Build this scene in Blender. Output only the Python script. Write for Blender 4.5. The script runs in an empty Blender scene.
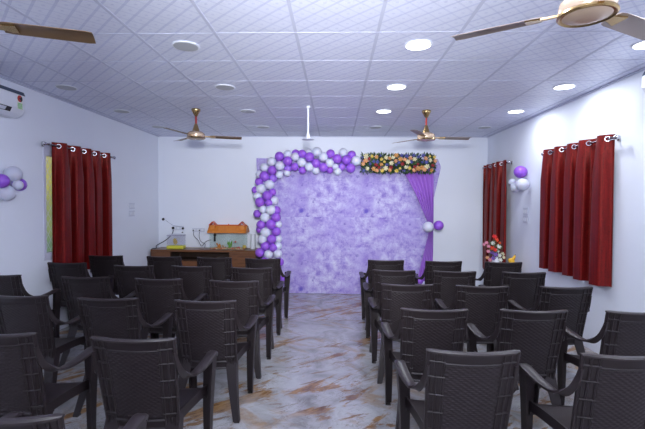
import bpy, bmesh, math, random
from mathutils import Vector, Matrix
random.seed(7)
S = bpy.context.scene
COL = S.collection
PI = math.pi
R = math.radians

# ------------------------------------------------------------------ camera
F = 413.0
CAMZ, CEIL, YB, XL, XR, YF = 1.62, 2.90, 7.95, -3.45, 2.87, -4.2
yaw, pitch, roll = math.atan(13/F), math.atan(11.5/F), R(0.42)
ROT = (Matrix.Rotation(yaw, 3, 'Z') @ Matrix.Rotation(PI/2-pitch, 3, 'X') @ Matrix.Rotation(roll, 3, 'Z'))
CAM = Vector((0, 0, CAMZ))
cd = bpy.data.cameras.new('camera'); cam = bpy.data.objects.new('camera', cd); COL.objects.link(cam)
cam.matrix_world = Matrix.Translation(CAM) @ ROT.to_4x4()
cd.sensor_width = 36; cd.lens = 36*F/645; cd.clip_start = .02
S.camera = cam

def ray(px, py): return ROT @ Vector(((px-322.5)/F, -(py-214.5)/F, -1))
def at_y(px, py, Y): d = ray(px, py); return CAM + d*(Y/d.y)
def at_x(px, py, X): d = ray(px, py); return CAM + d*(X/d.x)
def at_z(px, py, Z): d = ray(px, py); return CAM + d*((Z-CAMZ)/d.z)

# ------------------------------------------------------------------ materials
def srgb(r, g, b):
    f = lambda c: (c/255/12.92) if c <= 10 else ((c/255+.055)/1.055)**2.4
    return (f(r), f(g), f(b), 1)
def mat(name, col, rough=.5, metal=0, spec=.5, **kw):
    m = bpy.data.materials.new(name); m.use_nodes = True
    b = m.node_tree.nodes['Principled BSDF']
    b.inputs['Base Color'].default_value = col
    b.inputs['Roughness'].default_value = rough
    b.inputs['Metallic'].default_value = metal
    b.inputs['Specular IOR Level'].default_value = spec
    for k, v in kw.items(): b.inputs[k.replace('_', ' ')].default_value = v
    return m
class NT:
    def __init__(s, m): s.t = m.node_tree; s.n = s.t.nodes; s.l = s.t.links; s.b = s.n.get('Principled BSDF')
    def new(s, ty, **kw):
        n = s.n.new(ty)
        for k, v in kw.items(): setattr(n, k, v)
        return n
    def put(s, sock, v):
        if hasattr(v, 'is_output') or isinstance(v, bpy.types.NodeSocket): s.l.new(v, sock)
        else: sock.default_value = v
    def math(s, op, a, b=0.0, c=0.0):
        n = s.new('ShaderNodeMath', operation=op); s.put(n.inputs[0], a); s.put(n.inputs[1], b); s.put(n.inputs[2], c)
        return n.outputs[0]
    def mix(s, f, a, b, mode='MIX'):
        n = s.new('ShaderNodeMix', data_type='RGBA', blend_type=mode)
        s.put(n.inputs[0], f); s.put(n.inputs[6], a); s.put(n.inputs[7], b); return n.outputs[2]
    def pos(s, kind='Object'): return s.new('ShaderNodeTexCoord').outputs[kind]
    def mapv(s, v, loc=(0,0,0), rot=(0,0,0), sc=(1,1,1)):
        n = s.new('ShaderNodeMapping'); s.put(n.inputs[0], v); n.inputs[1].default_value = loc; n.inputs[2].default_value = rot; n.inputs[3].default_value = sc
        return n.outputs[0]
    def noise(s, v, scale, detail=4, rough=.5, dist=0):
        n = s.new('ShaderNodeTexNoise'); s.put(n.inputs['Vector'], v)
        n.inputs['Scale'].default_value = scale; n.inputs['Detail'].default_value = detail
        n.inputs['Roughness'].default_value = rough; n.inputs['Distortion'].default_value = dist
        return n.outputs[0]
    def ramp(s, f, stops):
        n = s.new('ShaderNodeValToRGB'); s.put(n.inputs[0], f); e = n.color_ramp.elements
        while len(e) < len(stops): e.new(.5)
        for i, (p, c) in enumerate(stops):
            e[i].position = p; e[i].color = c if len(c) == 4 else (*c, 1)
        return n.outputs[0]
    def xyz(s, v):
        n = s.new('ShaderNodeSeparateXYZ'); s.put(n.inputs[0], v); return n.outputs
    def vec(s, x, y, z):
        n = s.new('ShaderNodeCombineXYZ'); s.put(n.inputs[0], x); s.put(n.inputs[1], y); s.put(n.inputs[2], z); return n.outputs[0]
    def bump(s, h, strength=.3, dist=.01):
        n = s.new('ShaderNodeBump'); n.inputs['Strength'].default_value = strength; n.inputs['Distance'].default_value = dist
        s.put(n.inputs['Height'], h); s.l.new(n.outputs[0], s.b.inputs['Normal'])
    def color(s, c): s.l.new(c, s.b.inputs['Base Color'])
    def rough(s, c): s.l.new(c, s.b.inputs['Roughness'])

# walls
M_wall = mat('painted_wall', srgb(232, 236, 246), .62)
n = NT(M_wall); p = n.pos()
n.color(n.mix(n.noise(p, 1.3, 3), srgb(226, 231, 243), srgb(236, 239, 248)))
n.bump(n.noise(p, 60, 3), .06, .004)

# ceiling tiles
T0, TX, TY = -.31, .615, .613
M_ceil = mat('gypsum_tile', srgb(222, 225, 242), .45, spec=.4)
n = NT(M_ceil); x, y, z = n.xyz(n.pos())
u = n.math('MULTIPLY', n.math('SUBTRACT', x, T0), 4/TX); v = n.math('MULTIPLY', n.math('SUBTRACT', y, 3.14), 4/TY)
def stripes(e, w):
    f = n.math('ABSOLUTE', n.math('SUBTRACT', n.math('FRACT', e), .5))
    return n.math('GREATER_THAN', f, .5-w)
s1 = stripes(n.math('ADD', u, v), .085); s2 = stripes(n.math('SUBTRACT', u, v), .06)
a = n.math('ABSOLUTE', n.math('SUBTRACT', n.math('FRACT', n.math('ADD', u, v)), .5))
b = n.math('ABSOLUTE', n.math('SUBTRACT', n.math('FRACT', n.math('SUBTRACT', u, v)), .5))
dot = n.math('LESS_THAN', n.math('ADD', a, b), .13)
sp = n.math('GREATER_THAN', n.noise(n.pos(), 55, 2), .6)
k = n.math('MINIMUM', n.math('ADD', n.math('MULTIPLY', s1, .75), n.math('ADD', n.math('MULTIPLY', s2, .45), n.math('ADD', n.math('MULTIPLY', dot, .5), n.math('MULTIPLY', sp, .22)))), 1.0)
n.color(n.mix(k, srgb(224, 227, 243), srgb(199, 203, 227)))
n.rough(n.math('ADD', n.math('MULTIPLY', k, .2), .38))
M_tbar = mat('tee_bar', srgb(196, 199, 218), .6)

# floor marble
M_floor = mat('marble_floor', srgb(190, 190, 196), .22, spec=.5)
n = NT(M_floor); p = n.pos()
big = n.noise(p, .9, 5, .55, .4)
base = n.ramp(n.noise(p, 2.6, 9, .65, .8), [(.30, srgb(112, 109, 110)), (.46, srgb(150, 149, 152)), (.62, srgb(170, 170, 175)), (.8, srgb(142, 138, 136))])
# tan streak patches, drawn out along slanted directions
def streak(rotz, sc, seed):
    q = n.mapv(n.mapv(p, rot=(0, 0, rotz)), loc=(seed, seed*.7, 0), sc=sc)
    return n.noise(q, 1.0, 9, .68, .5)
st1 = streak(R(-42), (1.1, 4.2, 1), 3.1)
st2 = streak(R(38), (1.5, 4.4, 1), 8.4)
f1 = n.ramp(st1, [(.54, (0, 0, 0)), (.585, (1, 1, 1))])
f2 = n.ramp(st2, [(.54, (0, 0, 0)), (.64, (1, 1, 1))])
gate = n.ramp(n.noise(p, 1.05, 2, .4), [(.36, (0, 0, 0)), (.50, (1, 1, 1))])
br = n.ramp(n.noise(n.mapv(n.mapv(p, rot=(0, 0, R(-42))), sc=(1, 3, 1)), 7, 6, .75), [(.34, srgb(66, 44, 27)), (.5, srgb(138, 98, 52)), (.66, srgb(160, 126, 82))])
c = n.mix(n.math('MULTIPLY', n.math('MULTIPLY', f1, gate), .9), base, br)
c = n.mix(n.math('MULTIPLY', f2, .7), c, n.mix(.45, br, srgb(160, 146, 132)))
st3 = streak(R(-30), (2.6, 9.0, 1), 5.5)
f3 = n.ramp(st3, [(.575, (0, 0, 0)), (.61, (1, 1, 1))])
c = n.mix(n.math('MULTIPLY', n.math('MULTIPLY', f3, gate), .85), c, n.mix(.5, br, srgb(92, 62, 38)))
# thin dark veins
vn = n.math('ABSOLUTE', n.math('SUBTRACT', n.noise(n.mapv(n.mapv(p, rot=(0, 0, -.7)), sc=(1.2, 3.0, 1)), 2.2, 6, .7, 1.2), .5))
vg = n.math('MULTIPLY', n.ramp(vn, [(.0, (1, 1, 1)), (.012, (0, 0, 0))]), n.ramp(n.noise(p, 2.2, 2), [(.46, (0, 0, 0)), (.56, (1, 1, 1))]))
c = n.mix(n.math('MULTIPLY', vg, .8), c, srgb(96, 78, 66))
n.color(c)

# chairs
M_chair = mat('brown_plastic', srgb(35, 28, 31), .45, spec=.32)
n = NT(M_chair); n.bump(n.noise(n.pos(), 260, 2), .12, .0015)
M_rail = mat('smooth_brown_plastic', srgb(39, 32, 35), .36, spec=.45)  # smoother, and a little lighter: rail highlight partly put into the colour
M_foot = mat('foot', srgb(40, 36, 38), .6)

# backdrop print
M_back = mat('printed_backdrop', srgb(170, 150, 215), .75, spec=.2)
n = NT(M_back); x, y, z = n.xyz(n.pos())
PX, PZ = 1.15, .70
mx = n.math('MULTIPLY', n.math('FRACT', n.math('DIVIDE', n.math('ADD', x, 10), PX)), PX)
mz = n.math('MULTIPLY', n.math('FRACT', n.math('DIVIDE', n.math('ADD', z, .03), PZ*2)), PZ*2)
q = n.vec(mx, 3.3, mz)
f = n.noise(q, 7.0, 11, .8, .3)
c = n.ramp(f, [(.30, srgb(102, 82, 168)), (.43, srgb(144, 128, 192)), (.52, srgb(172, 162, 206)), (.62, srgb(194, 191, 217)), (.78, srgb(206, 205, 223))])
f2 = n.noise(n.mapv(q, loc=(4, 2, 1)), 2.2, 4, .6, .6)
c = n.mix(n.ramp(f2, [(.42, (0, 0, 0)), (.62, (.55, .55, .55))]), c, srgb(146, 127, 196))
f3 = n.noise(n.mapv(q, loc=(1, 7, 3), sc=(1, 1, 1.4)), 11, 3, .5)
c = n.mix(n.ramp(f3, [(.66, (0, 0, 0)), (.76, (.7, .7, .7))]), c, srgb(88, 70, 158))
spx = n.math('SUBTRACT', mx, .19); spz = n.math('SUBTRACT', mz, .11)
dd = n.math('SQRT', n.math('ADD', n.math('MULTIPLY', spx, spx), n.math('MULTIPLY', spz, spz)))
dd = n.math('ADD', dd, n.math('MULTIPLY', n.noise(q, 16, 3), .05))
c = n.mix(n.ramp(dd, [(.045, (.85, .85, .85)), (.08, (0, 0, 0))]), c, srgb(84, 66, 170))
n.color(c)
M_drape = mat('purple_drape', srgb(146, 88, 190), .6, Sheen_Weight=.3)
M_pole = mat('grey_pole', srgb(150, 150, 155), .4, .6)

M_bp = mat('purple_latex', srgb(144, 86, 202), .32, spec=.45, Subsurface_Weight=.15)
M_bp2 = mat('lilac_latex', srgb(150, 104, 210), .32, spec=.45, Subsurface_Weight=.15)
M_bw = mat('white_latex', srgb(200, 202, 219), .32, spec=.45, Subsurface_Weight=.1)

# curtains
def curtain_mat(name, c1, c2):
    m = mat(name, c1, .5, spec=.7, Specular_Tint=(1, .28, .24, 1))
    n = NT(m); p = n.pos()
    f = n.noise(n.mapv(p, sc=(90, 90, 2.5)), 1.0, 4, .6)
    w = n.noise(n.mapv(p, sc=(30, 30, 22)), 1.0, 3, .6, 2.0)
    f = n.math('ADD', n.math('MULTIPLY', f, .6), n.math('MULTIPLY', w, .4))
    n.color(n.ramp(f, [(.35, c1), (.65, c2)]))  # streaky cloth; the satin shimmer is painted into these colours too
    n.rough(n.math('ADD', n.math('MULTIPLY', f, .3), .34))
    n.bump(f, .25, .003)
    return m
M_cur = curtain_mat('red_satin', srgb(56, 7, 9), srgb(128, 22, 22))
M_steel = mat('chrome', srgb(205, 205, 212), .22, 1)
M_dsteel = mat('dark_chrome', srgb(120, 110, 115), .25, 1)

M_white = mat('white_plastic', srgb(226, 229, 238), .35)
M_offw = mat('soft_white_plastic', srgb(206, 210, 224), .4)
M_black = mat('black_plastic', srgb(22, 22, 26), .4)
M_grille = mat('blue_grey_grille', srgb(62, 72, 92), .35)
M_gold = mat('brass', srgb(196, 166, 116), .25, 1)
M_beige = mat('beige_enamel', srgb(196, 172, 150), .25, .35)
M_blade = mat('bronze_blade', srgb(140, 126, 120), .34, .45)
M_blade2 = mat('golden_brown_blade', srgb(116, 92, 68), .36, .4)
M_red = mat('red_enamel', srgb(165, 38, 30), .35)

def wood(name, a, b_):
    m = mat(name, a, .35); n = NT(m); p = n.pos()
    f = n.noise(n.mapv(p, sc=(2, 9, 22)), 1.4, 5, .6, .6)
    n.color(n.ramp(f, [(.3, a), (.7, b_)])); return m
M_wood = wood('brown_laminate', srgb(84, 52, 32), srgb(124, 80, 50))
M_woodd = wood('dark_laminate', srgb(40, 27, 21), srgb(60, 40, 30))
M_orange = mat('orange_plastic', srgb(214, 128, 44), .4)
n = NT(M_orange); p = n.pos(); n.color(n.mix(n.noise(n.mapv(p, sc=(40, 6, 6)), 1.5, 3), srgb(196, 108, 36), srgb(226, 148, 60)))
M_oridge = mat('red_orange_plastic', srgb(196, 74, 34), .4)

def clear_mat(name, tint, gloss=.08):
    m = bpy.data.materials.new(name); m.use_nodes = True; t = m.node_tree; t.nodes.clear()
    o = t.nodes.new('ShaderNodeOutputMaterial'); mx = t.nodes.new('ShaderNodeMixShader'); mx.inputs[0].default_value = gloss
    tr = t.nodes.new('ShaderNodeBsdfTransparent'); tr.inputs[0].default_value = tint
    gl = t.nodes.new('ShaderNodeBsdfGlossy'); gl.inputs['Roughness'].default_value = .05
    t.links.new(tr.outputs[0], mx.inputs[1]); t.links.new(gl.outputs[0], mx.inputs[2]); t.links.new(mx.outputs[0], o.inputs[0]); return m
M_glass = clear_mat('tank_glass', (.985, .995, .99, 1), .04)
M_water = clear_mat('tank_water', (.965, .99, .98, 1), .02)

def window_glass():
    m = bpy.data.materials.new('patterned_window_glass'); m.use_nodes = True; n = NT(m); n.n.clear()
    o = n.new('ShaderNodeOutputMaterial'); p = n.pos(); x, y, z = n.xyz(p)
    h = n.math('ADD', n.math('ADD', z, 1.45), n.math('MULTIPLY', n.noise(p, 5, 3), .7))
    c = n.ramp(n.math('DIVIDE', h, 2.8), [(.42, srgb(168, 186, 160)), (.58, srgb(196, 200, 160)), (.75, srgb(222, 216, 158)), (.9, srgb(228, 222, 190))])  # light from the greenery outside, painted into the pane by height
    tl = n.new('ShaderNodeBsdfTranslucent'); n.put(tl.inputs[0], c)
    df = n.new('ShaderNodeBsdfDiffuse'); n.put(df.inputs[0], c)
    gl = n.new('ShaderNodeBsdfGlossy'); gl.inputs['Roughness'].default_value = .2
    a = n.new('ShaderNodeMixShader'); a.inputs[0].default_value = .4; n.l.new(tl.outputs[0], a.inputs[1]); n.l.new(df.outputs[0], a.inputs[2])
    b_ = n.new('ShaderNodeMixShader'); b_.inputs[0].default_value = .06; n.l.new(a.outputs[0], b_.inputs[1]); n.l.new(gl.outputs[0], b_.inputs[2])
    n.l.new(b_.outputs[0], o.inputs[0]); return m
M_wglass = window_glass()
M_wframe = mat('window_frame', srgb(205, 205, 222), .4)

def emit(name, col, st):
    m = bpy.data.materials.new(name); m.use_nodes = True; b = m.node_tree.nodes['Principled BSDF']
    b.inputs['Base Color'].default_value = (1, 1, 1, 1); b.inputs['Emission Color'].default_value = col; b.inputs['Emission Strength'].default_value = st; return m
M_led = emit('lit_diffuser', (.93, .96, 1, 1), 4)
M_diff = mat('unlit_diffuser', srgb(176, 178, 182), .4)

# ------------------------------------------------------------------ mesh tools
class MB:
    """collects shapes for ONE mesh object; several materials allowed"""
    def __init__(s): s.v = []; s.f = []; s.mi = []; s.sm = []
    def add(s, vs, fs, mi=0, smooth=False):
        o = len(s.v); s.v += [tuple(q) for q in vs]
        for f in fs: s.f.append(tuple(i+o for i in f)); s.mi.append(mi); s.sm.append(smooth)
        return s
    def box(s, c, d, mi=0, rz=0, bev=0):
        x, y, z = d[0]/2, d[1]/2, d[2]/2
        if bev > 0:
            bm = bmesh.new(); bmesh.ops.create_cube(bm, size=1)
            for v in bm.verts: v.co = (v.co.x*d[0], v.co.y*d[1], v.co.z*d[2])
            bmesh.ops.bevel(bm, geom=bm.edges[:], offset=bev, segments=2, affect='EDGES', profile=.5)
            bm.verts.ensure_lookup_table(); bm.verts.index_update()
            m = Matrix.Rotation(rz, 3, 'Z')
            vs = [m @ v.co + Vector(c) for v in bm.verts]; fs = [[v.index for v in f.verts] for f in bm.faces]; bm.free()
            return s.add(vs, fs, mi)
        m = Matrix.Rotation(rz, 3, 'Z')
        vs = [m @ Vector((a, b, e)) + Vector(c) for a in (-x, x) for b in (-y, y) for e in (-z, z)]
        return s.add(vs, [(0,1,3,2),(4,6,7,5),(0,4,5,1),(2,3,7,6),(0,2,6,4),(1,5,7,3)], mi)
    def loops(s, rings, mi=0, smooth=True, cap=True, closed=True):
        n = len(rings[0]); vs = [p for r in rings for p in r]; fs = []
        for i in range(len(rings)-1):
            for j in range(n if closed else n-1):
                a, b = i*n+j, i*n+(j+1) % n
                fs.append((a, b, b+n, a+n))
        if cap: fs.append(tuple(range(n-1, -1, -1))); fs.append(tuple(range((len(rings)-1)*n, len(rings)*n)))
        return s.add(vs, fs, mi, smooth)
    def tube(s, pts, r, n=8, mi=0, cap=True):
        pts = [Vector(p) for p in pts]; rings = []
        rs = r if isinstance(r, (list, tuple)) else [r]*len(pts)
        up = None
        for i, p in enumerate(pts):
            d = (pts[min(i+1, len(pts)-1)] - pts[max(i-1, 0)]).normalized()
            if up is None: up = Vector((0, 0, 1)) if abs(d.z) < .9 else Vector((1, 0, 0))
            a = d.cross(up).normalized(); b = a.cross(d).normalized(); up = b
            rings.append([p + (a*math.cos(t) + b*math.sin(t))*rs[i] for t in [2*PI*k/n for k in range(n)]])
        return s.loops(rings, mi, True, cap)
    def lathe(s, prof, c=(0,0,0), n=24, mi=0, ax='Z', smooth=True):
        rings = []
        for r, h in prof:
            ring = []
            for k in range(n):
                t = 2*PI*k/n; a, b = r*math.cos(t), r*math.sin(t)
                q = {'Z': (a, b, h), 'X': (h, a, b), 'Y': (b, h, a)}[ax]
                ring.append(Vector(q)+Vector(c))
            rings.append(ring)
        return s.loops(rings, mi, smooth)
    def sphere(s, c, r, n=16, m=10, mi=0, sc=(1,1,1)):
        prof = [(max(1e-4, math.sin(PI*i/m))*r, -math.cos(PI*i/m)*r) for i in range(m+1)]
        rings = [[Vector((pr*math.cos(2*PI*k/n)*sc[0]+c[0], pr*math.sin(2*PI*k/n)*sc[1]+c[1], h*sc[2]+c[2])) for k in range(n)] for pr, h in prof]
        return s.loops(rings, mi, True)
    def torus(s, c, ax, R_, r, n=20, m=8, mi=0):
        ax = Vector(ax).normalized(); a = ax.orthogonal().normalized(); b = ax.cross(a)
        vs, fs = [], []
        for i in range(n):
            t = 2*PI*i/n; d = a*math.cos(t)+b*math.sin(t)
            for j in range(m):
                q = 2*PI*j/m; vs.append(Vector(c)+d*(R_+r*math.cos(q))+ax*r*math.sin(q))
        for i in range(n):
            for j in range(m):
                fs.append((i*m+j, ((i+1) % n)*m+j, ((i+1) % n)*m+(j+1) % m, i*m+(j+1) % m))
        return s.add(vs, fs, mi, True)
    def sheet(s, P, nu, nv, off, mi=0, smooth=True):
        """solid sheet: surface P(u,v), second surface shifted by the vector off(u,v)"""
        A = [[Vector(P(i/nu, j/nv)) for i in range(nu+1)] for j in range(nv+1)]
        B = [[A[j][i]+Vector(off(i/nu, j/nv) if callable(off) else off) for i in range(nu+1)] for j in range(nv+1)]
        w = nu+1; o2 = w*(nv+1)
        vs = [q for r in A for q in r]+[q for r in B for q in r]; fs = []
        for j in range(nv):
            for i in range(nu):
                a = j*w+i; fs.append((a, a+1, a+w+1, a+w)); fs.append((o2+a, o2+a+w, o2+a+w+1, o2+a+1))
        for i in range(nu):
            fs.append((i, o2+i, o2+i+1, i+1)); a = nv*w+i; fs.append((a, a+1, o2+a+1, o2+a))
        for j in range(nv):
            a = j*w; fs.append((a, a+w, o2+a+w, o2+a)); a = j*w+nu; fs.append((a, o2+a, o2+a+w, a+w))
        return s.add(vs, fs, mi, smooth)
    def build(s, name, mats, parent=None, loc=None):
        me = bpy.data.meshes.new(name)
        off = Vector(loc) if loc is not None else Vector((0, 0, 0))
        me.from_pydata([tuple(Vector(q)-off) for q in s.v], [], s.f)
        for m in (mats if isinstance(mats, (list, tuple)) else [mats]): me.materials.append(m)
        for i, pl in enumerate(me.polygons): pl.material_index = s.mi[i]; pl.use_smooth = s.sm[i]
        bm = bmesh.new(); bm.from_mesh(me); bmesh.ops.recalc_face_normals(bm, faces=bm.faces[:]); bm.to_mesh(me); bm.free()
        if any(s.sm):
            try: me.set_sharp_from_angle(angle=R(42))
            except Exception: pass
        o = bpy.data.objects.new(name, me); COL.objects.link(o); o.location = off
        if parent is not None: o.parent = parent
        return o

def tag(o, label, cat, group=None, kind=None):
    o['label'] = label; o['category'] = cat
    if group: o['group'] = group
    if kind: o['kind'] = kind
    return o
def thing(name, label, cat, loc=(0,0,0), rz=0, group=None):
    o = bpy.data.objects.new(name, None); COL.objects.link(o); o.empty_display_size = .1
    o.location = loc; o.rotation_euler = (0, 0, rz); return tag(o, label, cat, group)
def struct(o): o['kind'] = 'structure'; return o
KIDS = {}
def kids(o): return [c for c in bpy.data.objects if c.parent == o]
def dup(o, parent=None):
    c = o.copy(); COL.objects.link(c)
    if parent is not None: c.parent = parent
    for ch in kids(o): dup(ch, c)
    return c
ORD = ['', 'first', 'second', 'third', 'fourth', 'fifth', 'sixth', 'seventh', 'eighth', 'ninth', 'tenth', 'eleventh', 'twelfth', 'thirteenth', 'fourteenth',
       'fifteenth', 'sixteenth', 'seventeenth', 'eighteenth', 'nineteenth', 'twentieth', 'twenty-first', 'twenty-second', 'twenty-third', 'twenty-fourth',
       'twenty-fifth', 'twenty-sixth', 'twenty-seventh', 'twenty-eighth', 'twenty-ninth', 'thirtieth']

# ------------------------------------------------------------------ the room
T = .12
struct(MB().box(((XL+XR)/2, (YB+YF)/2, -T/2), (XR-XL+2*T, YB-YF+2*T, T)).build('floor', M_floor))
cb = MB().box(((XL+XR)/2, (YB+YF)/2, CEIL+T/2), (XR-XL+2*T, YB-YF+2*T, T), 0)
k = -6
while T0+k*TX < XR:
    xx = T0+k*TX
    if xx > XL+.03: cb.box((xx, (YB+YF)/2, CEIL-.001), (.024, YB-YF, .003), 1)
    k += 1
for j in range(-12, 9):
    yy = 3.14+j*TY
    if YF < yy < YB-.05: cb.box(((XL+XR)/2, yy, CEIL-.001), (XR-XL, .010, .0018), 1)
struct(cb.build('ceiling', [M_ceil, M_tbar]))
struct(MB().box(((XL+XR)/2, YB+T/2, CEIL/2), (XR-XL+2*T, T, CEIL)).build('wall_back', M_wall))
struct(MB().box(((XL+XR)/2, YF-T/2, CEIL/2), (XR-XL+2*T, T, CEIL)).build('wall_front', M_wall))
struct(MB().box((XR+T/2, (YB+YF)/2, CEIL/2), (T, YB-YF, CEIL)).build('wall_right', M_wall))
WY0, WY1 = at_x(43.5, 200, XL).y, at_x(104, 200, XL).y
WZ0, WZ1 = at_x(43.5, 261, XL).z, at_x(43.5, 145, XL).z
wl = MB()
wl.box((XL-T/2, (YF+WY0)/2, CEIL/2), (T, WY0-YF, CEIL)); wl.box((XL-T/2, (YB+WY1)/2, CEIL/2), (T, YB-WY1, CEIL))
wl.box((XL-T/2, (WY0+WY1)/2, WZ0/2), (T, WY1-WY0, WZ0)); wl.box((XL-T/2, (WY0+WY1)/2, (WZ1+CEIL)/2), (T, WY1-WY0, CEIL-WZ1))
struct(wl.build('wall_left', M_wall))
tr = MB()
for xx in (XL+.011, XR-.011): tr.box((xx, (YB+YF)/2, CEIL-.011), (.022, YB-YF, .016))
tr.box(((XL+XR)/2, YB-.011, CEIL-.011), (XR-XL, .022, .016))
struct(tr.build('trim_1', M_tbar))
# window in the left wall
wc = ((WY0+WY1)/2, (WZ0+WZ1)/2)
win = thing('window_1', 'frosted window, outdoor green painted in, behind the curtains on the air conditioner wall', 'window', (XL-.05, wc[0], wc[1])); win['kind'] = 'structure'
hw_, hh_ = (WY1-WY0)/2, (WZ1-WZ0)/2
fr = MB()
for sy in (-1, 1): fr.box((.02, sy*(hw_-.02), 0), (.07, .04, 2*hh_))
for sz, hgt in ((-1, .09), (1, .12)): fr.box((.02, 0, sz*(hh_-hgt/2)), (.069, 2*hw_-.08, hgt))
fr.box((.02, 0, 0), (.05, .04, 2*hh_-.2))
fr.build('window_frame', M_wframe, win)
MB().box((-.005, 0, 0), (.006, 2*hw_-.06, 2*hh_-.16)).build('pane', M_wglass, win)
gr = MB(); st = .085; N = 40; gy, gz = hw_-.04, hh_-.1
for i in range(-N, N):
    for sg in (1, -1):
        # clip the line z = sg*y*1.5 + c to the rectangle
        c0 = i*st*1.5; pts = []
        for yy in (-gy, gy):
            zz = sg*1.5*yy+c0
            if -gz <= zz <= gz: pts.append((yy, zz))
        for zz in (-gz, gz):
            yy = (zz-c0)/(sg*1.5)
            if -gy < yy < gy: pts.append((yy, zz))
        if len(pts) >= 2: gr.tube([(.012, *pts[0]), (.012, *pts[1])], .0035, 4)
gr.build('grille', M_wframe, win)

# ------------------------------------------------------------------ chairs
def bk(u, v, d=0.0):
    """point on the rear face of the backrest; u -1..1 across, v 0..1 up; d = how far it stands out to the rear"""
    w = .203+.022*v
    return Vector((u*w, -.118-.115*v**1.15-.034*(1-u*u)-d, .36+.535*v - .006*(1-u*u)*v))
def lprism(mb, a, b, sa, sb, sx, sy, mi=0):
    """tapered L-section leg from a (top) to b (foot); the L's corner points outwards (sx, sy)"""
    def ring(c, s):
        w, d, t = s
        pts = [(0, 0), (-w, 0), (-w, -t), (-t, -t), (-t, -d), (0, -d)]
        return [Vector((c[0]+sx*x, c[1]+sy*y, c[2])) for x, y in pts]
    rings = []
    for k in range(7):
        t = k/6
        c = Vector(a).lerp(Vector(b), t); bow = math.sin(PI*t)*.006
        c.x -= sx*bow
        s = [sa[i]+(sb[i]-sa[i])*t for i in range(3)]
        rings.append(ring(c, s))
    mb.loops(rings, mi, False)
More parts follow.
